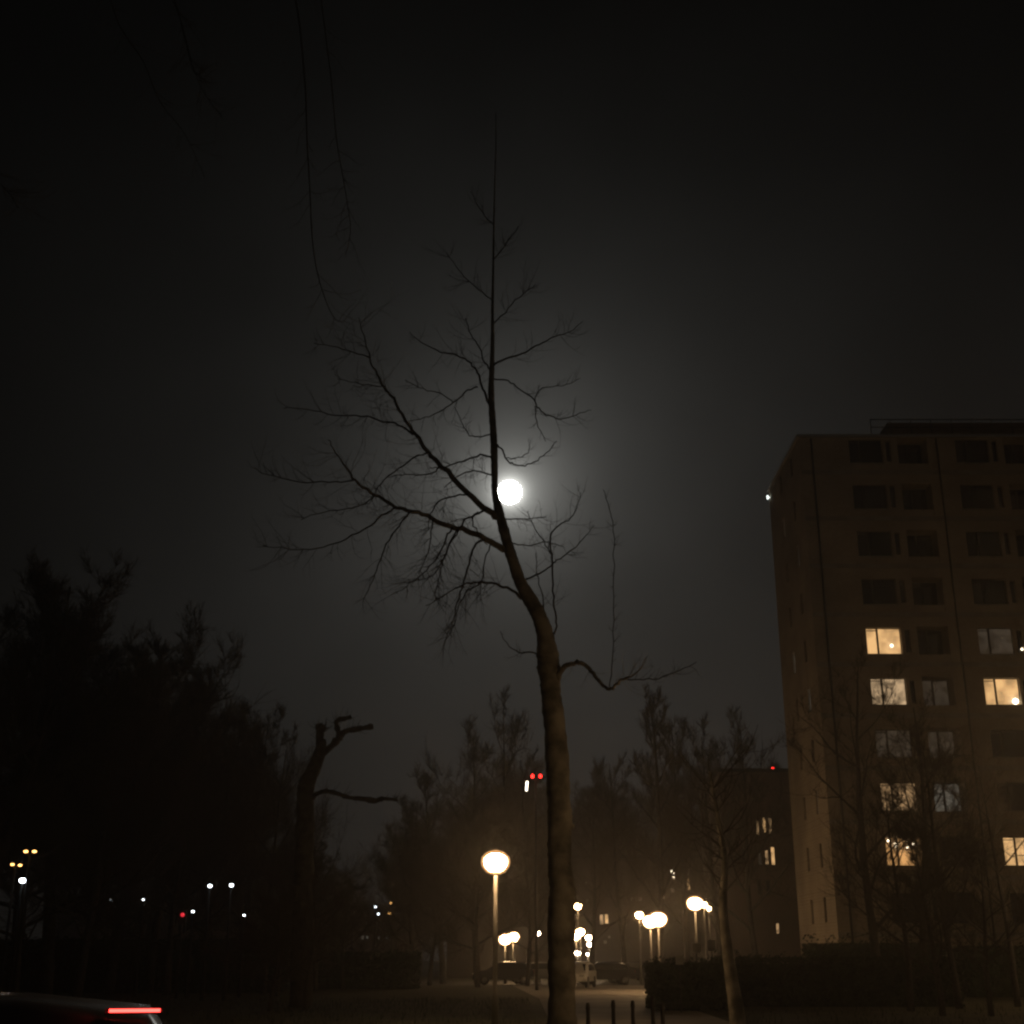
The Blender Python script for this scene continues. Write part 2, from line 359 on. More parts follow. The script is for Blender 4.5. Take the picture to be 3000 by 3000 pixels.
# (points with px radius), depth start, depth end, twigs, twig length m, droop
BR = [
 ([(1468,1520,11),(1431,1496,11),(1366,1442,9.5),(1293,1366,8.5),(1254,1326,7.5),(1217,1272,6.5),(1188,1232,5.5),(1152,1167,5),(1127,1134,4.2),(1100,1085,3.6),(1083,1047,3),(1070,1000,2.2),(1052,930,1.4)],22,21.2,22,1.1,.3),
 ([(1480,1610,11),(1438,1587,9.5),(1366,1554,9),(1315,1543,8.2),(1250,1511,7.2),(1203,1496,6.8),(1159,1487,6),(1098,1449,5.2),(1062,1427,4.6),(1040,1406,4),(1011,1366,3.3),(982,1326,2.4),(964,1286,1.6)],22,20.6,26,1.1,.3),
 ([(1217,1272,4),(1165,1245,3.2),(1110,1230,2.8),(1060,1218,2.4),(980,1216,2),(900,1200,1.6),(830,1195,1.1)],21.4,20.8,12,.8,.1),
 ([(1256,1328,3),(1215,1340,2.6),(1180,1365,2.4),(1130,1400,2),(1100,1440,1.5),(1080,1480,1)],21.5,21,7,.7,.5),
 ([(1293,1366,2.6),(1270,1385,2.4),(1230,1392,2),(1190,1390,1.6),(1140,1400,1)],21.6,21.9,6,.6,.3),
 ([(1452,1345,3.6),(1415,1333,3.3),(1375,1345,2.8),(1305,1368,2.2),(1260,1372,1.2)],22,22.3,7,.6,.3),
 ([(1454,1400,3),(1420,1388,2.6),(1390,1378,2.3),(1345,1395,2),(1300,1430,1.2)],22,22.4,7,.6,.4),
 ([(1372,1448,3),(1320,1455,2.8),(1285,1470,2.4),(1262,1505,1.9),(1255,1550,1.2)],21.8,21.4,7,.6,.6),
 ([(1425,1492,4),(1390,1508,3.4),(1355,1530,3),(1335,1565,2.6),(1312,1610,2.2),(1290,1660,1.7),(1250,1700,1.2)],21.9,21.2,14,.9,.7),
 ([(1400,1500,2.6),(1383,1522,2.4),(1400,1560,2),(1425,1595,1.3)],21.9,21.6,4,.5,.6),
 ([(1159,1487,3.6),(1120,1510,3),(1085,1540,2.8),(1040,1565,2.5),(990,1590,2.2),(930,1605,1.9),(850,1608,1.5),(770,1598,1)],21.2,20.4,12,.8,.3),
 ([(1203,1497,3.2),(1180,1530,2.8),(1140,1580,2.4),(1115,1640,2),(1090,1700,1.6),(1065,1760,1)],21.3,20.9,8,.7,.7),
 ([(1040,1406,2.6),(980,1412,2.3),(900,1412,1.9),(800,1395,1.5),(745,1370,1)],20.9,20.3,9,.8,.2),
 ([(1098,1449,2.4),(1070,1475,2.1),(1030,1488,1.8),(950,1500,1.4),(880,1520,1)],21,20.6,7,.7,.4),
 ([(1325,1545,3),(1308,1575,2.8),(1290,1620,2.4),(1250,1670,2),(1200,1710,1.5),(1160,1740,1)],21.6,21,12,.8,.8),
 ([(1340,1549,2.8),(1318,1590,2.4),(1300,1640,2),(1285,1700,1.6),(1275,1760,1)],21.6,21.3,10,.7,.9),
 ([(1270,1520,2.4),(1262,1560,2),(1255,1620,1.6),(1225,1680,1.1)],21.5,21.2,8,.7,.8),
 ([(1412,1585,3.8),(1387,1603,3.5),(1375,1650,3.1),(1355,1720,2.6),(1335,1780,2.1),(1320,1840,1.7),(1298,1890,1)],21.9,21.3,10,.7,.8),
 ([(1440,1592,2.4),(1420,1640,1.9),(1412,1700,1.4),(1405,1760,.9)],21.9,21.5,6,.6,.9),
 ([(1528,1755,5),(1485,1722,4.2),(1440,1710,3.6),(1400,1707,3),(1360,1712,2.4),(1310,1738,1.8),(1250,1775,1.2)],22,21.2,12,.8,.5),
 ([(1405,1708,2.6),(1370,1730,2.2),(1345,1770,1.8),(1330,1830,1.4),(1300,1890,.9)],21.6,21.2,9,.7,.9),
 ([(1578,1912,3),(1540,1913,2.4),(1510,1905,1.9),(1480,1880,1.2),(1465,1850,.9)],22,21.8,3,.4,.2),
 ([(1625,1995,14),(1642,1965,9),(1660,1948,7.2),(1690,1941,6.6),(1715,1948,6.2),(1737,1972,5.8),(1762,2002,5.2),(1785,2019,4.8),(1805,2005,4.2),(1828,1988,3.6),(1850,1980,2.8),(1880,1955,1.8),(1890,1925,1)],22,20.5,7,.6,-.3),
 ([(1828,1989,2.4),(1870,1992,2),(1930,1986,1.8),(1990,1965,1.5),(2040,1940,1)],21,20.4,6,.5,-.2),
 ([(1785,2017,1.8),(1793,1960,1.5),(1796,1850,1.4),(1797,1720,1.4),(1800,1600,1.4),(1797,1540,1.2),(1785,1490,1.4),(1768,1435,.9)],21.2,21,9,.22,-.2),
 ([(1612,1870,3.6),(1630,1835,2.8),(1622,1780,3),(1621,1732,3),(1619,1650,3),(1614,1600,2.8),(1617,1562,2.6),(1645,1535,2.2),(1672,1517,1.9),(1692,1480,1.4),(1703,1440,.9)],22,21.6,9,.6,-.2),
 ([(1617,1625,2),(1590,1585,1.8),(1562,1540,1.5),(1545,1495,1)],21.8,21.5,4,.4,-.2),
 ([(1595,1800,2.2),(1588,1740,1.9),(1575,1680,1.5),(1570,1620,1)],22,21.9,4,.4,-.2),
 ([(1535,1700,3.4),(1580,1680,2.8),(1612,1658,2.5),(1640,1635,2.2),(1680,1608,1.9),(1712,1577,1.3),(1740,1540,.9)],22,21.5,7,.5,-.1),
 ([(1490,1592,2.4),(1550,1597,1.9),(1600,1588,1.6),(1650,1600,1.1)],22,22.4,5,.4,.2),
 ([(1470,1522,2.4),(1530,1521,1.9),(1600,1514,1.2)],22,22.4,4,.5,.2),
 ([(1452,1300,3.2),(1474,1322,2.8),(1481,1342,2.5),(1500,1360,2.4),(1535,1363,2.2),(1575,1348,1.9),(1608,1320,1.5),(1630,1292,1)],22,21.6,5,.4,-.4),
 ([(1481,1342,1.8),(1520,1341,1.6),(1547,1326,1.4),(1553,1300,1)],21.9,21.7,2,.25,-.4),
 ([(1444,1072,4),(1480,1052,3.4),(1530,1036,3),(1580,1010,2.6),(1620,990,2.1),(1665,972,1.5),(1710,940,1)],22,21.5,8,.7,-.3),
 ([(1444,1108,2.8),(1490,1116,2.3),(1520,1140,2.4),(1560,1165,2.4),(1575,1190,2.4),(1600,1215,2.2),(1640,1226,1.9),(1690,1216,1.4),(1730,1200,1)],22,21.3,7,.6,.1),
 ([(1567,1178,1.9),(1572,1150,1.7),(1602,1134,1.5),(1660,1127,1.2),(1700,1108,.9)],21.7,21.3,4,.4,0),
 ([(1568,1190,1.9),(1572,1235,1.6),(1600,1292,1)],21.7,21.5,4,.4,.4),
 ([(1440,1190,4.6),(1418,1150,4),(1404,1105,3.6),(1392,1080,3.2),(1365,1052,2.8),(1330,1040,2.5),(1290,1030,2.1),(1240,1005,1.5),(1200,975,1)],22,21.4,10,.7,0),
 ([(1400,1135,2.8),(1370,1145,2.5),(1330,1177,2.2),(1300,1200,1.9),(1260,1218,1.6),(1200,1232,1)],22,21.7,6,.5,.3),
 ([(1328,1180,1.9),(1290,1152,1.7),(1240,1140,1.5),(1185,1115,1)],21.9,21.6,4,.5,0),
 ([(1440,1090,3),(1420,1062,2.6),(1405,1020,2.3),(1380,980,1.9),(1365,930,1.2)],22,21.8,7,.7,-.3),
 ([(1446,1270,2.6),(1400,1281,2.1),(1372,1270,1.8),(1352,1232,1.5),(1330,1190,1)],22,22.3,5,.4,-.2),
 ([(1443,950,2.6),(1480,915,2.2),(1520,870,1.8),(1570,835,1.2)],22,21.6,7,.7,-.4),
 ([(1443,880,2.4),(1400,845,2),(1350,800,1.5),(1310,740,1)],22,21.7,7,.7,-.4),
 ([(1446,760,2.2),(1480,720,1.8),(1520,660,1.2)],22,21.7,6,.6,-.4),
 ([(1447,660,2),(1410,620,1.6),(1380,560,1)],22,22.2,5,.6,-.4),
 ([(1083,1047,2.4),(1040,1035,2),(985,1018,1.6),(920,1005,1)],21.3,21,6,.6,0),
 ([(1127,1134,2.2),(1090,1130,1.8),(1040,1120,1.4),(990,1110,.9)],21.3,21,6,.6,.1),
]
for spec, d0, d1, nt_, ln, dr in BR:
    pts, rad = trace(spec, d0, d1)
    # small natural wobble
    for i in range(1, len(pts)):
        w = 0.009 + 0.07 * rad[i]
        pts[i] = pts[i] + Vector((rt.gauss(0, w), rt.gauss(0, w), rt.gauss(0, w)))
    rad = [max(r, 0.0035) for r in rad]
    b = MB(); loc = [p - TO for p in pts]
    b.tube(loc, rad, 8)
    twiglets(b, loc, rad, rt, int(nt_ * 2.3), ln * 0.85, dr, 0.0042, 1)
    b.build('branch', MT['bark'] if spec[0][2] > 6 else MT['twig'], tree)

# ------------------------------------------------------------------ overhanging neighbour tree (trunk left of the frame)
ot = empty('overhanging_tree', (-7.5, 13.0, 0))
tag(ot, 'nearer bare tree at upper left, only its faint hanging boughs in view', 'tree')
OO = Vector(ot.location)
b = MB()
tp = [Vector((-7.5, 13, -0.1)), Vector((-7.4, 13, 2)), Vector((-7.3, 13, 5)), Vector((-7.2, 12.8, 8)), Vector((-7.0, 12.7, 11.5)), Vector((-6.8, 12.6, 14.5)), Vector((-6.3, 12.6, 16.5))]
P, Q = catmull(tp, [.34, .28, .25, .2, .15, .12, .08]); b.tube([p - OO for p in P], Q, 12, bump=.05, rnd=rt)
b.build('trunk', MT['bark'], ot)
D0 = 12.5
OB = [
 [(150,-700,9),(450,-620,7),(700,-420,5),(850,-60,4.5),(890,200,3.4),(900,420,2.8),(908,560,2.6),(915,700,2.4),(930,800,2.2),(958,890,2),(985,938,1.6),(1012,940,1)],
 [(700,-420,4),(900,-150,3),(960,150,2.6),(985,400,2.2),(1005,520,2),(1020,610,1.8),(1027,680,1.6),(1012,750,1)],
 [(150,-700,6),(250,-300,3.4),(330,20,2.4),(372,110,2.8),(420,180,2.2),(470,300,1.6),(540,390,1.2),(600,520,.9)],
 [(250,-300,3),(480,-60,2.2),(540,110,2.2),(565,205,1.9),(590,215,1.4),(612,180,.9)],
 [(-250,-50,4),(-120,250,3),(-20,500,2),(30,570,2.2),(55,610,1.5)],
 [(480,-60,2.6),(530,60,2),(570,210,1.6),(610,290,1.2),(650,340,.8)],
]
for spec in OB:
    pts = [at(x, y, D0) for x, y, r in spec]; rad = [r * px(D0) * .8 for _, _, r in spec]
    if spec[0][0] in (150, -250): pts = [tp[5 if spec[0][0] > 0 else 3].copy()] + pts; rad = [rad[0] * 1.2] + rad
    pts, rad = catmull(pts, rad)
    loc = [p - OO for p in pts]; b = MB(); b.tube(loc, rad, 7)
    twiglets(b, loc, rad, rt, 22, .5, .5, .003, 1)
    b.build('branch', MT['bark_pale'], ot)

# ------------------------------------------------------------------ pollarded stump tree
PD = 50.0
po = empty('pollarded_tree', (at(880, 2930, PD).x, PD, 0)); tag(po, 'lopped dark tree with knobbly stub limbs, one bough pointing right', 'tree')
PO = Vector(po.location)
b = MB()
def tr(spec, d0, d1, n=4):
    P, Q = trace(spec, d0, d1, seg=n)
    return [p - PO for p in P], Q
P, Q = tr([(880,2950,34),(884,2800,31),(888,2650,29),(892,2500,27),(893,2400,26),(896,2310,24),(915,2260,20),(935,2210,17),(945,2165,11)], PD, PD)
P[0].z = -0.1; b.tube(P, Q, 12, bump=.14, rnd=rt); b.build('trunk', MT['darkbark'], po)
for spec, d1 in [([(940,2205,12),(937,2170,12),(938,2140,11),(936,2128,15),(930,2135,9)], 50), ([(938,2150,10),(948,2135,9),(955,2130,7)], 50),
    ([(935,2215,14),(965,2190,12),(990,2165,11),(1003,2150,11),(1020,2140,9),(1050,2135,8),(1072,2132,8),(1092,2128,9)], 49.5),
    ([(1000,2160,9),(990,2140,8),(985,2115,7),(995,2108,8),(1015,2105,6.5),(1028,2100,7)], 50.4),
    ([(905,2340,9),(930,2325,8),(955,2318,7.5),(990,2325,7.5),(1015,2335,7),(1060,2340,7),(1100,2346,7),(1118,2340,7),(1150,2342,5),(1165,2345,3)], 49.2)]:
    P, Q = tr(spec, PD, d1); Q = [q * rt.uniform(.72, 1.25) for q in Q]
    b = MB(); b.tube(P, Q, 9, bump=.16, rnd=rt)
    twiglets(b, P, [q * .3 for q in Q], rt, 16, .5, -.2, .012, 0)
    b.build('branch', MT['darkbark'], po)

# ------------------------------------------------------------------ background bare trees
def gen_tree(seed, H, wid, dens, tw=0.012, up=0.35):
    rnd = random.Random(seed)
    trunk = MB(); crown = MB()
    def path(p, d, l, m, wob, upb):
        P = [p.copy()]
        for s in range(m):
            d = (d + Vector((rnd.gauss(0, wob), rnd.gauss(0, wob), rnd.gauss(0, wob) + upb))).normalized()
            p = p + d * (l / m); P.append(p.copy())
        return P
    P = path(Vector((0, 0, -0.1)), Vector((rnd.uniform(-.05, .05), 0, 1)), H * .93, 10, .05, .06)
    r0 = H * 0.016
    RR = [r0 * (1 - 0.88 * (i / 10) ** 0.9) for i in range(11)]; trunk.tube(P, RR, 8)
    nl = int(11 * dens)
    for a in range(nl):
        f = 0.20 + 0.75 * (a + rnd.random()) / nl
        i = min(9, int(f * 10)); p = P[i].lerp(P[i+1], f * 10 - i)
        ang_ = a * 2.4 + rnd.uniform(-.4, .4); out_ = wid * H * (1.0 - 0.72 * f) * rnd.uniform(.75, 1.2)
        el_ = 0.35 + f * .9
        d = Vector((math.cos(ang_), math.sin(ang_), el_)).normalized()
        Lb = path(p, d, out_ * 1.25, 7, .13, .05)
        rb = RR[i] * .5
        RB = [rb * (1 - .85 * s / 7) for s in range(8)]; trunk.tube(Lb, RB, 5, cap=False)
        for c in range(int(7 * dens)):
            j = rnd.randint(1, 6); q = Lb[j]; t = (Lb[j+1] - Lb[j]).normalized()
            d2 = (t + Vector((rnd.gauss(0, .7), rnd.gauss(0, .7), rnd.gauss(0, .5) + up))).normalized()
            l2 = out_ * rnd.uniform(.3, .6)
            L2 = path(q, d2, l2, 5, .16, .08); R2 = [max(RB[j] * .5, tw) * (1 - .7 * s / 5) for s in range(6)]
            crown.tube(L2, R2, 4, cap=False)
            for e in range(int(6 * dens)):
                k = rnd.randint(1, 4); q3 = L2[k]; t3 = (L2[k+1] - L2[k]).normalized()
                d3 = (t3 + Vector((rnd.gauss(0, .6), rnd.gauss(0, .6), rnd.gauss(0, .5) + up))).normalized()
                l3 = l2 * rnd.uniform(.35, .7); L3 = path(q3, d3, l3, 3, .18, .1)
                crown.tube(L3, [tw, tw * .8, tw * .6, tw * .35], 3, cap=False)
                for g in range(int(4 * dens)):
                    k4 = rnd.randint(0, 2); q4 = L3[k4]
                    d4 = ((L3[k4+1] - L3[k4]).normalized() + Vector((rnd.gauss(0, .6), rnd.gauss(0, .6), rnd.gauss(0, .5) + up))).normalized()
                    L4 = path(q4, d4, l3 * rnd.uniform(.4, .8), 2, .2, .1)
                    crown.tube(L4, [tw * .6, tw * .5, tw * .3], 3, cap=False)
    return trunk, crown

PROTO = {}
def proto(key):
    if key in PROTO: return PROTO[key]
    seed, H, wid, dens, tw, up = key
    t, c = gen_tree(seed, H, wid, dens, tw, up)
    mt = []
    for nm, m_, mm in (('trunk', t, MT['darkbark']), ('crown', c, MT['twig'])):
        me = bpy.data.meshes.new(nm); me.from_pydata(m_.v, [], m_.f); me.materials.append(mm); me.polygons.foreach_set('use_smooth', m_.smooth)
        mt.append(me)
    PROTO[key] = mt; return mt

K1 = (1, 18, .30, 1.35, .016, .35); K2 = (2, 18, .38, 1.3, .016, .2); K3 = (3, 16, .26, 1.4, .014, .5)
K4 = (4, 17, .42, 1.0, .012, .15); K5 = (5, 20, .36, 1.75, .014, .3); K6 = (6, 18, .38, 1.8, .015, .2)
def tree_at(x, ytop, d, key, label, w=1.0, rz=None, group=None):
    me = proto(key)
    top = at(x, ytop, d).z; s = top / key[1]
    o = empty('winter_tree', (at(x, 2760, d).x, d, 0), rz if rz is not None else (x * 0.37) % 6.28)
    o.scale = (s * w, s * w, s)
    for nm, m_ in zip(('trunk', 'crown'), me):
        c = bpy.data.objects.new(nm, m_); COL.objects.link(c); c.parent = o
    tag(o, label, 'tree', group)
    return o
G1 = 'dark winter trees on the left'; G2 = 'bare trees beyond the street lamps'; G3 = 'bare trees in front of the apartment tower'
TREES = [
 (905,2540,47,K4,'small bare tree hiding the foot of the lopped tree',1.3,G1),
 (800,2600,46,K6,'low dark bush-like tree left of the foot of the lopped tree',1.4,G1),
 (60,1800,92,K6,'far dark tree behind the tallest left one',1.3,G1),
 (260,1930,94,K6,'far dark tree filling the gap above the lone white light',1.3,G1),
 (430,2010,96,K6,'far dark tree filling the gap left of the twin white lights',1.3,G1),
 (580,2150,98,K6,'far dark tree right behind the twin white lights',1.3,G1),
 (740,2240,98,K6,'far dark tree between the twin white lights and the lopped tree',1.2,G1),
 (870,2470,100,K6,'far low dark tree behind the lopped trunk',1.3,G1),
 (1200,2420,128,K6,'far hazy tree at the left end of the middle group',1.2,G2),
 (1330,2300,130,K6,'far hazy tree behind the low thick tree above the main lamp',1.2,G2),
 (1450,2220,130,K6,'far hazy tree left of the two red lights',1.2,G2),
 (1590,2260,132,K6,'far hazy tree immediately behind the leaning trunk',1.2,G2),
 (1720,2300,134,K6,'far hazy tree a little right of the leaning trunk',1.2,G2),
 (1830,2260,134,K6,'far hazy tree under the bent bough',1.2,G2),
 (1960,2230,136,K6,'far hazy tree behind the tallest thin one',1.2,G2),
 (2090,2230,136,K6,'far hazy tree midway between thin tree and tower',1.2,G2),
 (2210,2240,134,K6,'far hazy tree left of the red roof beacon',1.2,G2),
 (-40,1600,58,K5,'tallest dark tree, filling the left edge of the view',1.1,G1),
 (150,1700,64,K6,'broad dark tree second from the left edge',1.1,G1),
 (330,1820,66,K5,'dark tree above the two lone white street lights on the left',1.0,G1),
 (450,1880,70,K5,'dark tree whose rounded shoulder steps down from the left mass',.9,G1),
 (600,2050,72,K6,'dense shrubby dark tree above the pair of twin white lights',.8,G1),
 (700,2070,75,K6,'dark tree just left of the thin open crown beside the lopped tree',.75,G1),
 (780,2140,68,K4,'thin open-crowned tree leaning toward the lopped tree',.8,G1),
 (240,1980,60,K6,'lower dark tree in front of the left tree mass',1.0,G1),
 (60,2050,62,K6,'low dark tree around the orange street lights at the left edge',1.1,G1),
 (500,2200,66,K6,'low dense dark tree between the white street lights',1.1,G1),
 (930,2470,74,K6,'low bush-like dark tree at the foot of the lopped tree',1.2,G1),
 (1010,2560,80,K6,'small dark tree sloping down toward the orange double lamps',1.2,G1),
 (820,2430,64,K6,'low dark tree just left of the lopped trunk',1.1,G1),
 (1215,2330,96,K6,'small rounded bare tree at the left end of the middle group',1.0,G2),
 (1300,2220,94,K1,'bare tree left of the big rounded crown above the main lamp',1.0,G2),
 (1400,2110,98,K2,'wide bare tree up and left of the main street lamp',.9,G2),
 (1500,2020,112,K2,'bare tree with rounded crown just left of the leaning trunk',.8,G2),
 (1575,2180,100,K1,'bare tree right behind the two red lights',.9,G2),
 (1400,2340,84,K6,'low thick tree right above the main street lamp',1.0,G2),
 (1545,2420,88,K6,'low thick tree between the main lamp and the leaning trunk',.9,G2),
 (1260,2440,90,K6,'low thick tree far left of the main lamp',1.1,G2),
 (1730,2270,94,K2,'low bare tree just right of the leaning trunk',.9,G2),
 (1830,2190,92,K1,'slim bare tree right of the leaning trunk below the bent bough',.8,G2),
 (1925,1930,84,K3,'tall thin bare tree rising above the others, between trunk and tower',.8,G2),
 (2010,2040,90,K1,'bare tree to the right of the tallest thin one',.8,G2),
 (2110,2100,88,K2,'bare tree midway to the apartment tower',.8,G2),
 (2215,2080,86,K2,'bare tree just left of the apartment tower',.8,G2),
 (1880,2400,168,K6,'low thick tree behind the pair of bright lamps',1.0,G2),
 (2090,2380,168,K6,'low thick tree behind the slender right-hand lamp',1.0,G2),
 (1720,2440,168,K6,'low thick tree behind the bare trunk on its right',1.0,G2),
 (2560,1900,56,K4,'bare tree against the left corner of the apartment tower',.95,G3),
 (2700,2000,52,K4,'bare tree whose boughs cross the tower windows',.9,G3),
 (2790,2120,48,K2,'bare tree before the tower, right of the crossed window',.9,G3),
 (2960,2180,50,K4,'bare tree at the right edge before the tower',.9,G3),
 (2650,2260,46,K2,'low thick tree at the left foot of the tower',1.0,G3),
 (2740,2380,42,K1,'low thick tree before the ground floors of the tower',1.1,G3),
 (2880,2420,42,K2,'low thick tree at bottom right before the tower',1.1,G3),
]
for x, y, d, k, lb, w, g in TREES: tree_at(x, y, d, k, lb, w, None, g)

# near bare trunk low at right, catching lamplight
def plain_trunk(spec, d, label):
    o = empty('tree_trunk', (at(spec[0][0], 3000, d).x, d, 0)); O = Vector(o.location)
    P, Q = trace(spec, d, d); P = [p - O for p in P]; P[0].z = -.1
    b = MB(); b.tube(P, Q, 9, bump=.06, rnd=rt); b.build('trunk', MT['bark'], o)
    c = MB(); twiglets(c, P[len(P)//2:], Q[len(Q)//2:], rt, 26, 1.8, -.3, .02, 2); c.build('crown', MT['twig'], o)
    tag(o, label, 'tree'); return o
plain_trunk([(2165,3080,26),(2158,2960,22),(2145,2880,19),(2130,2780,15),(2118,2650,12),(2122,2520,9),(2100,2380,6),(2080,2260,3)], 34, 'leaning pale trunk near the dark hedge, right of the lamps')
0 and plain_trunk([(2470,3080,30),(2468,2900,26),(2480,2700,22),(2500,2500,18),(2520,2300,13),(2560,2120,8),(2590,1960,4)], 36, 'dark trunk before the lit foot of the tower')

# ------------------------------------------------------------------ hedges and shrubs
def leafy(name, x0, x1, y0, y1, h, n, label, size=.09, seed=1, cat='hedge', ragged=.18):
    rnd = random.Random(seed); o = empty(name, ((x0 + x1) / 2, (y0 + y1) / 2, 0)); cx, cyy = o.location.x, o.location.y
    core = MB(); core.box((x0 - cx + .15, y0 - cyy + .15, 0), (x1 - cx - .15, y1 - cyy - .15, h - .22)); core.build('stems', MT['hedge'], o)
    b = MB()
    for i in range(n):
        u, v, w = rnd.uniform(x0, x1) - cx, rnd.uniform(y0, y1) - cyy, rnd.uniform(0, h)
        s = rnd.random()
        if s < .5: v = y0 - cyy + abs(rnd.gauss(0, .08))
        elif s < .85: w = h - abs(rnd.gauss(0, ragged)) + (rnd.random() < .12) * rnd.uniform(0, ragged * 1.6)
        elif s < .93: u = x0 - cx + abs(rnd.gauss(0, .08))
        else: u = x1 - cx - abs(rnd.gauss(0, .08))
        n1 = Vector((rnd.gauss(0, 1), rnd.gauss(0, 1), rnd.gauss(0, 1))).normalized(); t1 = n1.orthogonal().normalized(); b1 = n1.cross(t1)
        c = Vector((u, v, w)); k = size * rnd.uniform(.5, 1.3)
        b.add([c - t1 * k, c + b1 * k * .5, c + t1 * k, c - b1 * k * .5], [(0, 1, 2, 3)])
    b.build('leaves', MT['hedge'], o); tag(o, label, cat); return o
leafy('hedge', 4.75, 7.4, 46, 49, 1.5, 6000, 'square-cut dark hedge beside the lit path', seed=2)
leafy('hedge', 7.6, 16.5, 50, 52, 1.7, 7000, 'long dark hedge running right from the square-cut one', seed=3)
leafy('shrub', 14.2, 20.5, 64, 66.5, 2.35, 8000, 'ragged shrubs along the lit foot of the tower', seed=4, cat='shrub', ragged=.35)
leafy('hedge', 20.8, 34, 62, 64, 2.2, 7000, 'dark hedge before the ground floor of the tower', seed=6)
leafy('hedge', -36, -12, 70, 73, 2.6, 9000, 'dark hedge under the left tree mass', seed=7, size=.14)
leafy('hedge', -11.5, -5.5, 80, 82, 2.0, 4000, 'low dark hedge left of the main lamp', seed=8, size=.12)

# ------------------------------------------------------------------ apartment tower
XW, YF, DEP, HT = 16.9, 70.0, 9.3, 30.66
tow = empty('apartment_tower', (XW, YF, 0)); tag(tow, 'brick apartment tower at right, nine storeys with some windows lit', 'building')
XE = 44 - XW
rows = [28.5 - 2.85 * k for k in range(11)]          # sill-to-head centre above the camera, per storey
rows = [28.2 + 1.65 - 2.85 * k for k in range(11)]
colsA = [(19.8, 21.75, 'a'), (22.65, 24.4, 'b'), (26.05, 28.0, 'a'), (28.9, 30.55, 'b'), (32.3, 34.25, 'a'), (35.1, 36.8, 'b'), (38.6, 40.5, 'a')]
def facade(b, u_open, H, W, mk, depth=0.22):
    """wall with openings; mk(u, w, z) -> point, w = inward"""
    us = sorted({0.0, W} | {v for o in u_open for v in (o[0], o[1])}); zs = sorted({0.0, H} | {v for o in u_open for v in (o[2], o[3])})
    for i in range(len(us) - 1):
        for j in range(len(zs) - 1):
            uc, zc = (us[i] + us[i+1]) / 2, (zs[j] + zs[j+1]) / 2
            if any(o[0] < uc < o[1] and o[2] < zc < o[3] for o in u_open): continue
            b.add([mk(us[i], 0, zs[j]), mk(us[i+1], 0, zs[j]), mk(us[i+1], 0, zs[j+1]), mk(us[i], 0, zs[j+1])], [(0, 1, 2, 3)])
    for o in u_open:
        a0, a1, z0, z1 = o[:4]; d_ = o[4]
        for q in ([(a0,0,z0),(a1,0,z0),(a1,d_,z0),(a0,d_,z0)], [(a0,0,z1),(a0,d_,z1),(a1,d_,z1),(a1,0,z1)],
                  [(a0,0,z0),(a0,d_,z0),(a0,d_,z1),(a0,0,z1)], [(a1,0,z0),(a1,0,z1),(a1,d_,z1),(a1,d_,z0)]):
            b.add([mk(*p) for p in q], [(0, 1, 2, 3)])
        b.add([mk(a0, d_, z0), mk(a1, d_, z0), mk(a1, d_, z1), mk(a0, d_, z1)], [(0, 1, 2, 3)])
ops = []
for ri, zc in enumerate(rows):
    for x0, x1, t in colsA:
        if t == 'a':
            ops.append((x0 - XW, x1 - XW, zc - .78, zc + .72, .22, ri, t)); ops.append((x1 - XW + .2, x1 - XW + .5, zc - .70, zc + .62, .22, ri, 'n'))
        else: ops.append((x0 - XW, x1 - XW, max(.1, zc - 1.15), zc + .80, 1.1, ri, t))
wall = MB()
facade(wall, ops, HT, XE, lambda u, w, z: (u, w, z))
side_ops = []
for ri, zc in enumerate(rows):
    for a in (3.4, 6.6): side_ops.append((a, a + .55, zc - .7, zc + .6, .15, ri, 's'))
facade(wall, side_ops, HT, DEP, lambda u, w, z: (w, DEP - u, z))
wall.add([(0, 0, HT), (XE, 0, HT), (XE, DEP, HT), (0, DEP, HT)], [(0, 1, 2, 3)])
wall.add([(0, DEP, 0), (XE, DEP, 0), (XE, DEP, HT), (0, DEP, HT)], [(0, 3, 2, 1)])
wall.add([(XE, 0, 0), (XE, DEP, 0), (XE, DEP, HT), (XE, 0, HT)], [(0, 1, 2, 3)])
wall.build('wall', MT['brick'], tow)
rf = MB(); rf.box((-.12, -.12, HT + .003), (XE, DEP + .1, HT + .15)); rfo = rf.build('roof', MT['concrete'], tow)
ph = MB(); ph.box((6.0, 2.2, HT + .153), (XE - 3, DEP - 1.0, HT + 1.9)); ph.build('plant_room', MT['darkbrick'], rfo)
rl = MB()
for z in (HT + 1.3, HT + .8): rl.tube([(4.4, .3, z), (XE, .3, z)], [.035, .035], 5)
for i in range(18): rl.tube([(4.4 + i * 1.2, .3, HT + .28), (4.4 + i * 1.2, .3, HT + 1.3)], [.03, .03], 5)
rl.build('roof_railing', MT['iron'], rfo)
for ri, zc in enumerate(rows):
    if zc - 1.5 > .3:
        fb = MB(); fb.box((-.0, -.035, zc - 1.50), (XE, -.002, zc - 1.24)); fb.build('floor_band', MT['concrete'], tow)
for xx in (24.95, 31.2, 17.6):
    dp = MB(); dp.tube([(xx - XW, -.10, .1), (xx - XW, -.10, HT - .1)], [.06, .06], 8); dp.build('drainpipe', MT['iron'], tow)
eg = MB(); eg.box((-.17, .0, HT + .0), (-.125, DEP + .1, HT + .17)); eg.box((-.15, -.17, HT + .0), (XE, -.125, HT + .17)); eg.build('roof_edge', MT['silver'], tow)
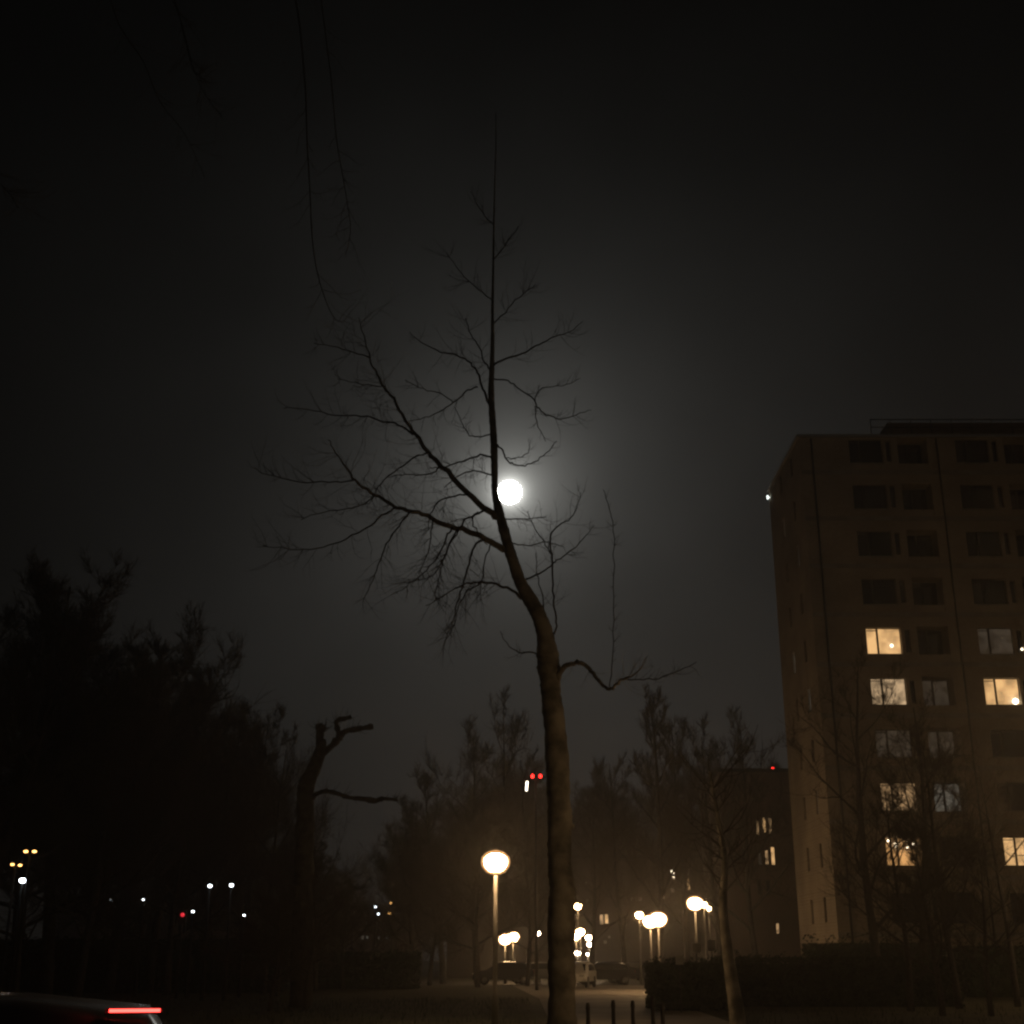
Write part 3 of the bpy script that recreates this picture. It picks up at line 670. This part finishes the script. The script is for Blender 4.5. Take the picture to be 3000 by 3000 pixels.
LIT = {(4, 0): 'win', (5, 0): 'win_p', (5, 1): 'win3', (5, 2): 'win', (4, 2): 'win3', (7, 0): 'win2', (7, 1): 'win4', (8, 0): 'win_a', (8, 2): 'win', (6, 0): 'win3', (6, 1): 'win3', (4, 3): 'win3', (7,5):'win2', (3,4):'win'}
for a0, a1, z0, z1, d_, ri, t in ops:
    if t == 'n':
        f = MB(); f.box((a0 + .004, .16, z0 + .004), (a1 - .004, .20, z0 + .05)); f.box((a0 + .004, .16, z1 - .05), (a1 - .004, .20, z1 - .004))
        fo = f.build('window', MT['frame'], tow); g = MB(); g.box((a0 + .004, .175, z0 + .05), (a1 - .004, .185, z1 - .05)); g.build('pane', MT['glass'], fo)
        continue
    ci = [i for i, c in enumerate(colsA) if abs(c[0] - XW - a0) < .01][0]
    lit = LIT.get((ri, ci))
    gm = MT[lit] if lit else MT['glass']
    w = a1 - a0; y = d_ - .06
    if t == 'b': y = d_ - .05
    f = MB(); e = .05
    f.box((a0 + .004, y, z0 + .004), (a0 + e, y + .04, z1 - .004)); f.box((a1 - e, y, z0 + .004), (a1 - .004, y + .04, z1 - .004))
    f.box((a0 + e, y, z1 - e), (a1 - e, y + .04, z1 - .004)); f.box((a0 + e, y, z0 + .004), (a1 - e, y + .04, z0 + e))
    mul = a0 + w * (.33 if t == 'a' else .5)
    f.box((mul - .06, y, z0 + e), (mul + .06, y + .04, z1 - e))
    fo = f.build('window', MT['frame'], tow)
    for q0, q1, dz in ((a0 + e, mul - .06, .12 if t == 'a' else 0), (mul + .06, a1 - e, 0)):
        pz0 = z0 + e; pz1 = z1 - e
        if dz:  # transom over the narrow light
            tb_ = MB(); tb_.box((q0, y + .003, pz1 - dz), (q1, y + .037, pz1 - dz + .05)); tb_.build('transom', MT['frame'], fo)
        g = MB(); g.box((q0, y + .015, pz0), (q1, y + .025, pz1)); g.build('pane', gm, fo)
    if t == 'b':
        r_b = MB(); r_b.box((a0 + .02, .03, z0 + .004), (a1 - .02, .11, z0 + .34)); r_b.build('balcony_parapet', MT['brick'], tow)
    if t == 'a':
        sl = MB(); sl.box((a0 - .05, -.05, z0 - .08), (a1 + .05, .12, z0 - .003)); sl.build('sill', MT['concrete'], fo)
    if (ri, ci) == (4, 0) or (ri, ci) == (5, 2):
        lb_ = MB(); r1 = .07 if ci == 0 else .16
        lb_.lathe([(.01, -r1), (r1 * .8, -r1 * .5), (r1, 0), (r1 * .7, r1 * .6), (.01, r1)], (a0 + w * (.72 if ci == 0 else .85), y - .05, z0 + (.5 if ci == 0 else .22)), 10)
        lb_.build('indoor_lamp', MT['bulb'], fo)
SL = {(4, 0): 'win4', (5, 1): 'win4', (7, 1): 'win3', (1, 0): 'win3', (2, 1): 'win3'}
for a0, a1, z0, z1, d_, ri, t in side_ops:
    k = 0 if a0 < 5 else 1
    g = MB(); g.box((.10, DEP - a1 + .03, z0 + .03), (.13, DEP - a0 - .03, z1 - .03))
    fo = MB(); fo.box((.09, DEP - a1 + .003, z0 + .003), (.14, DEP - a0 - .003, z0 + .03)); fo.box((.09, DEP - a1 + .003, z1 - .03), (.14, DEP - a0 - .003, z1 - .003))
    fo = fo.build('window', MT['frame'], tow); g.build('pane', MT[SL.get((ri, k), 'glass')], fo)
# roof corner lamp and lightning rod at the rear left corner
rc = MB(); rc.tube([(-.002, DEP - .2, HT - .45), (-.08, DEP - .2, HT - .45)], [.03, .03], 6)
rc.lathe([(.02, -.14), (.06, -.1), (.07, .1), (.03, .14)], (-.15, DEP - .2, HT - .45), 8)
rc.build('corner_lamp', emat('corner_lamp_glass', (.9, 1, .95), 2.0), tow)
# lit wall strings of fairy lights behind the blinds of one window
fl = MB(); rq = random.Random(3)
for i in range(9):
    c = (19.95 - XW + rq.uniform(0, 1.6), -.0 + .1, rows[8] + rq.uniform(.15, .6))
    fl.lathe([(.01, -.045), (.045, 0), (.01, .045)], c, 6)
fl.build('string_lights', MT['bulb'], tow)
fl = MB()
for i in range(5):
    c = (28.2 - XW + rq.uniform(0, .8), .1, rows[4] + rq.uniform(-.5, -.1))
    fl.lathe([(.01, -.06), (.06, 0), (.01, .06)], c, 6)
fl.build('string_lights', MT['bulb'], tow)

# ------------------------------------------------------------------ other buildings
def block(name, label, x0, x1, y0, dep, H, wins, lits, bm, grid):
    o = empty(name, (x0, y0, 0)); tag(o, label, 'building')
    w = MB(); w.box((0, 0, 0), (x1 - x0, dep, H)); w.build('wall', bm, o)
    r = MB(); r.box((-.15, -.15, H + .003), (x1 - x0 + .15, dep + .15, H + .3)); r.build('roof', MT['rubber'], o)
    for (cx, cz, ww, hh, m_) in wins:
        f = MB(); cx -= x0
        f.box((cx - ww/2 - .06, -.05, cz - hh/2 - .06), (cx + ww/2 + .06, -.003, cz + hh/2 + .06)); fo = f.build('window', MT['frame'], o)
        g = MB(); g.box((cx - ww/2, -.07, cz - hh/2), (cx + ww/2, -.053, cz + hh/2)); g.build('pane', MT[m_], fo)
    return o
W = []
def wpx(x, y, w, h, m_, D):
    p = at(x, y, D); W.append((p.x, p.z, w * px(D), h * px(D), m_))
# rear block left of the tower
D = 110; W = []
for x, y, w, h, m_ in [(2219,2425,7,40,'win2'),(2238,2418,8,40,'win'),(2256,2420,8,42,'win2'),(2226,2515,7,36,'win3'),(2246,2512,8,38,'win2'),(2264,2508,9,48,'win'),(2278,2720,7,26,'win2'),
                      (2225,2600,8,36,'glass'),(2250,2600,8,36,'glass'),(2180,2510,8,36,'glass'),(2180,2420,8,36,'glass')]: wpx(x, y, w, h, m_, D)
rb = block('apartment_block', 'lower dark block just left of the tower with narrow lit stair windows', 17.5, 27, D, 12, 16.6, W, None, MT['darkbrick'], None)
bc = MB(); p = at(2266, 2253, D - .3)
bc.tube([(p.x - 17.5, p.y - D + .3, 16.9), (p.x - 17.5, p.y - D + .3, p.z - .1)], [.06, .06], 6); bc.build('beacon_pole', MT['iron'], rb)
bl = MB(); bl.lathe([(.02, -.16), (.13, -.12), (.15, .08), (.04, .17)], (p.x - 17.5, p.y - D + .3, p.z), 10); bl.build('beacon', MT['red'], rb)
# far housing row behind the lamps
D = 125; W = []
for x, y, w, h, m_ in [(1970,2561,9,20,'bulb'),(1974,2580,8,10,'win'),(2017,2590,7,32,'win'),(2017,2555,6,18,'win3'),(1762,2694,9,26,'win2'),(1777,2692,9,24,'win'),(1855,2634,18,12,'win3'),(1875,2634,10,10,'win3'),
                       (1970,2607,9,14,'win3'),(1773,2760,8,8,'win3'),(1785,2745,6,6,'win3'),(1720,2640,6,8,'win3'),(1703,2510,4,9,'win4'),(1717,2587,4,8,'win4'),(2110,2700,7,14,'win3'),(2160,2700,8,26,'win3'),(2175,2695,7,20,'win3'),(2200,2690,6,20,'win3'),(1950,2600,5,16,'win3'),(1379,2497,4,8,'win3')]: wpx(x, y, w, h, m_, D)
MT['deepbrick'] = brick_mat('deep_brick', (0.07, 0.05, 0.04), (0.055, 0.04, 0.03), (0.08, 0.07, 0.06), 3.0)  # even brick tone, darker than the other blocks
block('housing_row', 'long far housing row behind the street lamps, windows glowing here and there', -6, 34, D, 12, 10.6, [w for w in W if w[0] > -6], None, MT['deepbrick'], None)
# low pavilion on the far left
D = 175; W = []
for x, w, h, m_ in [(1062,7,9,'win4'),(1076,6,8,'win4'),(1111,6,9,'win4'),(1134,6,9,'win4'),(1149,8,9,'win3'),(1182,6,12,'win3')]: wpx(x, 2747, w, h, m_, D)
for x, w, h, m_ in [(1076,7,7,'win3'),(1107,12,7,'win3'),(1128,10,7,'win3')]: wpx(x, 2704, w, h, m_, D)
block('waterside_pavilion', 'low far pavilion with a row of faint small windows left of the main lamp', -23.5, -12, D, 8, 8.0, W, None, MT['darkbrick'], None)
# two dim left buildings behind trees
D = 190; W = []
for x, y in [(340,2660),(420,2650),(530,2690),(640,2700),(900,2735),(925,2742)]: wpx(x, y, 7, 9, 'win4', D)
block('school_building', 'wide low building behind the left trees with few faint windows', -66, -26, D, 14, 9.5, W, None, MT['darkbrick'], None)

# ------------------------------------------------------------------ beacon mast
D = 76
ms = empty('lattice_mast', (at(1572, 2800, D).x, D, 0)); tag(ms, 'thin mast with two red lights and a white tube light above the main lamp', 'mast')
pl = at(1560, 2274, D) - Vector(ms.location); pr = at(1583, 2274, D) - Vector(ms.location); pw = at(1543, 2303, D) - Vector(ms.location)
b = MB(); b.tube([(0, 0, 0), (0, 0, pl.z - .12)], [.10, .05], 8); b.tube([(pl.x, 0, pl.z - .12), (pr.x, 0, pl.z - .12)], [.025, .025], 6)
b.tube([(0, 0, pw.z - .1), (pw.x, 0, pw.z - .1)], [.02, .02], 6); b.build('pole', MT['iron'], ms)
for p in (pl, pr):
    b = MB(); b.lathe([(.03, -.11), (.085, -.07), (.09, .06), (.02, .12)], (p.x, 0, p.z), 10); b.build('beacon', MT['red'], ms)
b = MB(); b.tube([(pw.x - .02, 0, pw.z - .27), (pw.x + .03, 0, pw.z + .27)], [.06, .06], 8); b.build('tube_light', emat('white_tube', (1, .88, .7), 6.0), ms)

# ------------------------------------------------------------------ street lamps
def street_lamp(x, y, d, r, m_, label, group, name='street_lamp', h_ratio=.82, heads=((0, 0),), pole_r=.045, hood=False):
    p = at(x, y, d)
    o = empty(name, (p.x, p.y, 0)); tag(o, label, 'street lamp', group)
    z = p.z
    b = MB(); b.lathe([(pole_r * 1.9, 0), (pole_r * 1.9, .75), (pole_r * 1.35, .82), (pole_r * 1.2, z * .5), (pole_r, z - r * .6)], n=10)
    if len(heads) > 1 or heads[0] != (0, 0):
        for hx, hz in heads: b.tube([(0, 0, z - .15), (hx, 0, z + hz - r * .3)], [.035, .03], 6)
    b.build('pole', MT['rubber' if name == 'street_light' else 'pole'], o)
    for hx, hz in heads:
        g = MB()
        g.lathe([(.16*r, -.92*r*h_ratio), (.42*r, -.86*r*h_ratio), (.72*r, -.62*r*h_ratio), (.93*r, -.25*r*h_ratio), (r, .1*r*h_ratio), (.95*r, .42*r*h_ratio), (.72*r, .74*r*h_ratio), (.38*r, .92*r*h_ratio), (.03*r, .97*r*h_ratio)], (hx, 0, z + hz), 20)
        g.build('lamp_globe', MT[m_], o)
        if r > .12:
            c = MB(); c.lathe([(.34*r, .925*r*h_ratio), (.30*r, 1.02*r*h_ratio), (.05*r, 1.1*r*h_ratio)], (hx, 0, z + hz), 12); c.build('lamp_cap', MT['iron'], o)
            if r >= .28:      # added emissive shell, a soft orange glow ring round the globe
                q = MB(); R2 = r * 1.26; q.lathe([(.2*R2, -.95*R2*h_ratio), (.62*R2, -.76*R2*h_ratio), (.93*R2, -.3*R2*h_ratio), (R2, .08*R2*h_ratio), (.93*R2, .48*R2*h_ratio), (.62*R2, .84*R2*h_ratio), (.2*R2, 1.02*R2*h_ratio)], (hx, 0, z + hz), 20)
                q.build('globe_glow_shell', MT['glow_shell'], o)
            if hood:
                q = MB(); q.lathe([(r*2.6, .75*r*h_ratio), (r*2.55, .85*r*h_ratio), (r*1.2, 1.35*r*h_ratio), (.1*r, 1.5*r*h_ratio)], (hx, 0, z + hz), 24); q.build('added_light_hood', MT['iron'], o)  # unseen hood, added to keep lamplight off the upper trunk
            k = MB(); k.lathe([(pole_r * 1.05, -1.25*r*h_ratio), (.20*r, -.95*r*h_ratio), (.20*r, -.9*r*h_ratio)], (hx, 0, z + hz), 10); k.build('lamp_collar', MT['pole'], o)
    return o
GW = 'warm globe street lamps along the path'; GL = 'small far street lights on the left'
street_lamp(1452,2528,34,.30,'globe_hot','large bright globe lamp on a slim pole, left of the leaning trunk',GW)
street_lamp(1480,2753,96,.42,'globe','lower left lamp of the merging pair by the main pole',GW)
street_lamp(1503,2746,104,.44,'globe','upper right lamp of the merging pair by the main pole',GW)
street_lamp(1575,2735,115,.25,'globe_dim','small lone lamp between the main pole and the leaning trunk',GW)
street_lamp(1693,2656,100,.28,'globe','lamp touching the right edge of the leaning trunk',GW)
street_lamp(1688,2745,110,.33,'globe','lower of two merging lamps just right of the leaning trunk',GW)
street_lamp(1700,2731,116,.37,'globe','upper of two merging lamps just right of the leaning trunk',GW)
street_lamp(1725,2748,112,.28,'globe_dim','upper small lamp of the stacked dots right of the trunk',GW)
street_lamp(1727,2768,116,.22,'globe_dim','middle small lamp of the stacked dots right of the trunk',GW)
street_lamp(1692,2793,114,.24,'globe_dim','low small lamp hugging the trunk above the parked cars',GW)
street_lamp(1722,2796,118,.14,'globe_dim','lowest and tiniest lamp of the stacked dots',GW)
street_lamp(1826,2801,116,.15,'globe_dim','tiny lamp above the parked cars',GW)
street_lamp(1873,2682,92,.28,'globe','small lamp just left of the brightest right-hand pair',GW)
street_lamp(1905,2701,70,.36,'globe','lower left lamp of the brightest right-hand pair',GW)
street_lamp(1928,2695,74,.44,'globe','upper right lamp of the brightest right-hand pair',GW)
street_lamp(2036,2648,66,.36,'globe','bright lamp on the tall pole nearest the tower',GW)
street_lamp(2062,2651,90,.22,'globe','middle small lamp beside the lamp nearest the tower',GW)
street_lamp(2076,2662,100,.19,'globe','smallest rightmost lamp beside the lamp nearest the tower',GW)
# left lights
street_lamp(326,2635,104,.14,'globe_w','leftmost of the lone white street lights',GL,'street_light')
street_lamp(420,2636,62,.05,'globe_w','faint white light between the lone one and the twins',GL,'street_light')
street_lamp(615,2596,57,.085,'globe_w','left one of the twin white lights',GL,'street_light')
street_lamp(678,2594,57,.085,'globe_w','right one of the twin white lights',GL,'street_light')
street_lamp(565,2671,60,.06,'globe_w','small white light below the twins beside the red signal',GL,'street_light')
street_lamp(715,2682,62,.055,'globe_w','small white light lower right of the twins',GL,'street_light')
street_lamp(66,2580,54,.13,'globe_w','largest white street light at the left edge',GL,'street_light')
street_lamp(1100,2657,120,.14,'globe_w','higher of two white lights beside the orange double lamps',GL,'street_light')
street_lamp(1109,2678,130,.13,'globe_w','lower of two white lights beside the orange double lamps',GL,'street_light')
street_lamp(1163,2680,130,.12,'globe_w2','dim grey light right of the orange double lamps',GL,'street_light')
street_lamp(1036,2620,130,.08,'globe_w2','very faint light left of the far white pair',GL,'street_light')
street_lamp(88,2500,54,.09,'globe_o','upper orange double lamp at the left edge',GL,'street_light',heads=((-.18, .07), (.17, .07)), h_ratio=.6)
street_lamp(45,2538,55,.08,'globe_o','lower orange double lamp at the left edge',GL,'street_light',heads=((-.13, .07), (.19, .04)), h_ratio=.6)
street_lamp(1150,2648,160,.16,'globe_o','upper orange double lamp left of the main lamp',GL,'street_light',heads=((-.2, .1), (.22, .1)))
street_lamp(1143,2678,175,.15,'globe_o','lower orange double lamp left of the main lamp',GL,'street_light',heads=((-.16, .1), (.2, .1)))
# red signal
p = at(535, 2680, 60)
o = empty('traffic_signal', (p.x, p.y, 0)); tag(o, 'small red traffic signal among the left street lights', 'traffic signal')
b = MB(); b.tube([(0, 0, 0), (0, 0, p.z - .4)], [.05, .05], 8); b.build('pole', MT['iron'], o)
b = MB(); b.box((-.15, .02, p.z - .75), (.15, .22, p.z + .2)); b.build('signal_box', MT['iron'], o)
b = MB(); b.lathe([(.085, -.04), (.085, .04)], (0, 0, 0), 12); g = b.build('signal_light', emat('red_signal', (1, .03, .05), .9), o, (0, 0, p.z)); g.rotation_euler = (R(90), 0, 0)

# lamps of the same street standing just outside the right edge of the frame; they light the facade and the trunk
street_lamp(3350,2400,48,.33,'globe_flood','globe lamp before the tower beyond the right edge',GW)
street_lamp(3270,2080,14.5,.32,'globe_hot','tall road lamp beyond the right edge by the kerb',GW, pole_r=.06, hood=True)

# ------------------------------------------------------------------ bollards
bp = None
for i, (x, y, s) in enumerate([(1722, 2938, .9), (1796, 2930, 1), (1853, 2931, 1), (1911, 2918, 1.1), (1940, 2937, 1.1)]):
    d = 19.5; p = at(x, y, d)
    lb = ['faint slim bollard nearest the leaning trunk', 'second slim bollard from the trunk, standing on the lit path', 'third slim bollard from the trunk, in mid path', 'tallest slim bollard, left of the closest pair', 'rightmost slim bollard beside the hedge foot'][i]
    o = empty('bollard', (p.x, d, .008)); h = p.z - .008
    b = MB(); b.lathe([(.042, 0), (.042, h * .42), (.034, h * .46), (.027, h * .9), (.032, h * .92), (.032, h * .95), (.022, h)], n=12); b.build('post', MT['iron'], o)
    tag(o, lb, 'bollard', 'slim dark bollards across the path')

# ------------------------------------------------------------------ signs near the hedge
for x, y, w, h, d, lb in [(1990, 2812, .26, .30, 45, 'small pale square sign just above the hedge'), (2040, 2777, .30, .34, 47, 'pale sign on the pole below the lamp nearest the tower'),
                          (2084, 2770, .28, .38, 48, 'taller pale sign right of the one on the lamp pole'), (2118, 2722, .18, .16, 48, 'smallest high sign right of the lamp poles')]:
    p = at(x, y, d); o = empty('street_sign', (p.x, p.y, 0)); tag(o, lb, 'sign', 'small pale signs by the hedge')
    b = MB(); b.tube([(0, 0, 0), (0, 0, p.z + h / 2)], [.03, .03], 8); b.build('pole', MT['iron'], o)
    b = MB(); b.box((-w/2, -.06, p.z - h/2), (w/2, -.035, p.z + h/2)); b.build('sign_plate', MT['sign'], o)

# ------------------------------------------------------------------ cars
def car(name, loc, rz, paint, label, group=None, brake=False, head=None, H=1.45):
    o = empty(name, loc, rz); tag(o, label, 'car', group)
    # profile along x (front = -x), z
    prof = [(-2.05,.35),(-2.08,.62),(-1.95,.80),(-1.15,.93),(-.45,1.36),(.1,H),(.9,H-.01),(1.55,H-.08),(1.82,1.02),(1.98,.9),(2.0,.4)]
    body = MB(); hw = .86
    def wy(z): return hw if z < .95 else hw - .17 * (z - .95) / .5
    rings = []
    cols_ = 7
    vs = []
    for x, z in prof:
        for k in range(cols_):
            t = -1 + 2 * k / (cols_ - 1); crown_ = .03 * (1 - t * t) if z > .9 else 0
            edge = .04 if abs(t) == 1 and z > .9 else 0
            vs.append((x, t * wy(z), z + crown_ - edge))
    fs = []
    for i in range(len(prof) - 1):
        for k in range(cols_ - 1): fs.append((i*cols_+k, (i+1)*cols_+k, (i+1)*cols_+k+1, i*cols_+k+1))
    n = len(vs); m = len(prof)
    for sgn, kk in ((-1, 0), (1, cols_ - 1)):
        low = []
        base = len(vs)
        for i, (x, z) in enumerate(prof): vs.append((x, sgn * hw, .35 if True else z))
        for i in range(m - 1):
            q = (i*cols_+kk, (i+1)*cols_+kk, base+i+1, base+i); fs.append(q if sgn > 0 else q[::-1])
    body.add(vs, fs, True); body.build('body', paint, o)
    g = MB()
    for sgn in (-1, 1):
        y = sgn
        a = [(-.95, .97), (-.42, 1.30), (.1, H-.09), (.9, H-.10), (1.4, H-.16), (1.62, 1.0)]
        vv = [(x, sgn * (wy(z) + .006), z - .01) for x, z in a]
        g.add(vv, [tuple(range(6)) if sgn > 0 else tuple(range(6))[::-1]])
    g.add([(-1.1,-.66,.975),(-1.1,.66,.975),(-.5,.60,1.35),(-.5,-.60,1.35)], [(0,1,2,3)])
    g.add([(1.64,-.58,H-.14),(1.64,.58,H-.14),(1.815,.66,1.06),(1.815,-.66,1.06)], [(0,1,2,3)])
    g.build('window_glass', MT['glass'], o)
    for x in (-1.3, 1.3):
        for sgn in (-1, 1):
            w = MB(); w.tube([(x, sgn*.70, .31), (x, sgn*.885, .31)], [.31, .31], 18); wo = w.build('wheel', MT['rubber'], o)
            q = MB(); q.tube([(x, sgn*.87, .31), (x, sgn*.895, .31)], [.19, .19], 14); q.build('rim', MT['silver'], wo)
    for sgn in (-1, 1):
        h_ = MB(); h_.box((-2.09, sgn*.62-.15, .62), (-2.03, sgn*.62+.15, .75)); h_.build('headlight', MT[head] if head else MT['sign'], o)
        t_ = MB(); t_.box((1.97, sgn*.70-.13, .78), (2.02, sgn*.70+.13, .92)); t_.build('tail_light', MT['tail'], o)
    br = MB(); br.box((1.36, -.745, H-.058), (1.61, -.70, H-.044)) if brake else br.box((1.56, -.17, H-.078), (1.64, .17, H-.063))
    if brake:
        lh = MB(); lh.box((1.34, -.765, H-.067), (1.62, -.70, H-.060)); lh.box((1.34, -.699, H-.060), (1.62, -.66, H-.040)); lh.build('spill_block_lip', MT['rubber'], o)  # dark lip added to block the bar's red spill on the body
    br.build('brake_light', MT['brake_hi'] if brake else MT['tail'], o)
    return o
# passing car: brake light centre must sit at photo pixel (395, 2963), 7 m out; it heads away to the left
c_ang = math.atan2(-.30, .95)          # direction of the car's rear
pb = at(395, 2963, 7.0); H_ = pb.z + .051
rot = Matrix.Rotation(.25, 3, 'Z')
cl = Vector((pb.x, pb.y, 0.004)) - rot @ Vector((1.485, -.72, 0)); cl.z = 0.004
car('passing_car', cl, .25, MT['silver'], 'passing car at lower left, only its roof showing, red brake light glowing', None, True, None, H_)
GP = 'cars parked beyond the path'
for x, d, rz, pm, lb, hd in [(1768, 92, 0.1, 'darkpaint', 'left dark car of the pair parked behind the lit path', None), (1850, 97, .05, 'darkpaint', 'right dark car of the pair parked behind the lit path', None),
                         (1692, 84, 1.35, 'whitepaint', 'pale car glinting just right of the leaning trunk', None), (1840, 112, 1.5, 'silver', 'car facing the camera with one dim round headlight', 'globe_w2'),
                         (1475, 92, .05, 'darkpaint', 'dark car parked left of the leaning trunk beyond the main pole', None), (1570, 96, -.1, 'silver', 'grey car parked just left of the leaning trunk', None)]:
    p = at(x, 2850, d); car('parked_car', (p.x, d, .01), rz, MT[pm], lb, GP, False, hd)

# ------------------------------------------------------------------ haze
hz = bpy.data.materials.new('haze_air'); hz.use_nodes = True
t = hz.node_tree; t.nodes.remove(t.nodes['Principled BSDF'])
pv = t.nodes.new('ShaderNodeVolumePrincipled'); pv.inputs['Color'].default_value = (.96, .95, .93, 1)
pv.inputs['Density'].default_value = 0.00145; pv.inputs['Anisotropy'].default_value = 0.75
t.links.new(pv.outputs[0], t.nodes['Material Output'].inputs['Volume'])
b = MB(); b.box((-110, -30, -1), (110, 260, 45)); h = b.build('haze', hz)
tag(h, 'thin night mist glowing round the lamps and moon', 'haze', kind='stuff')
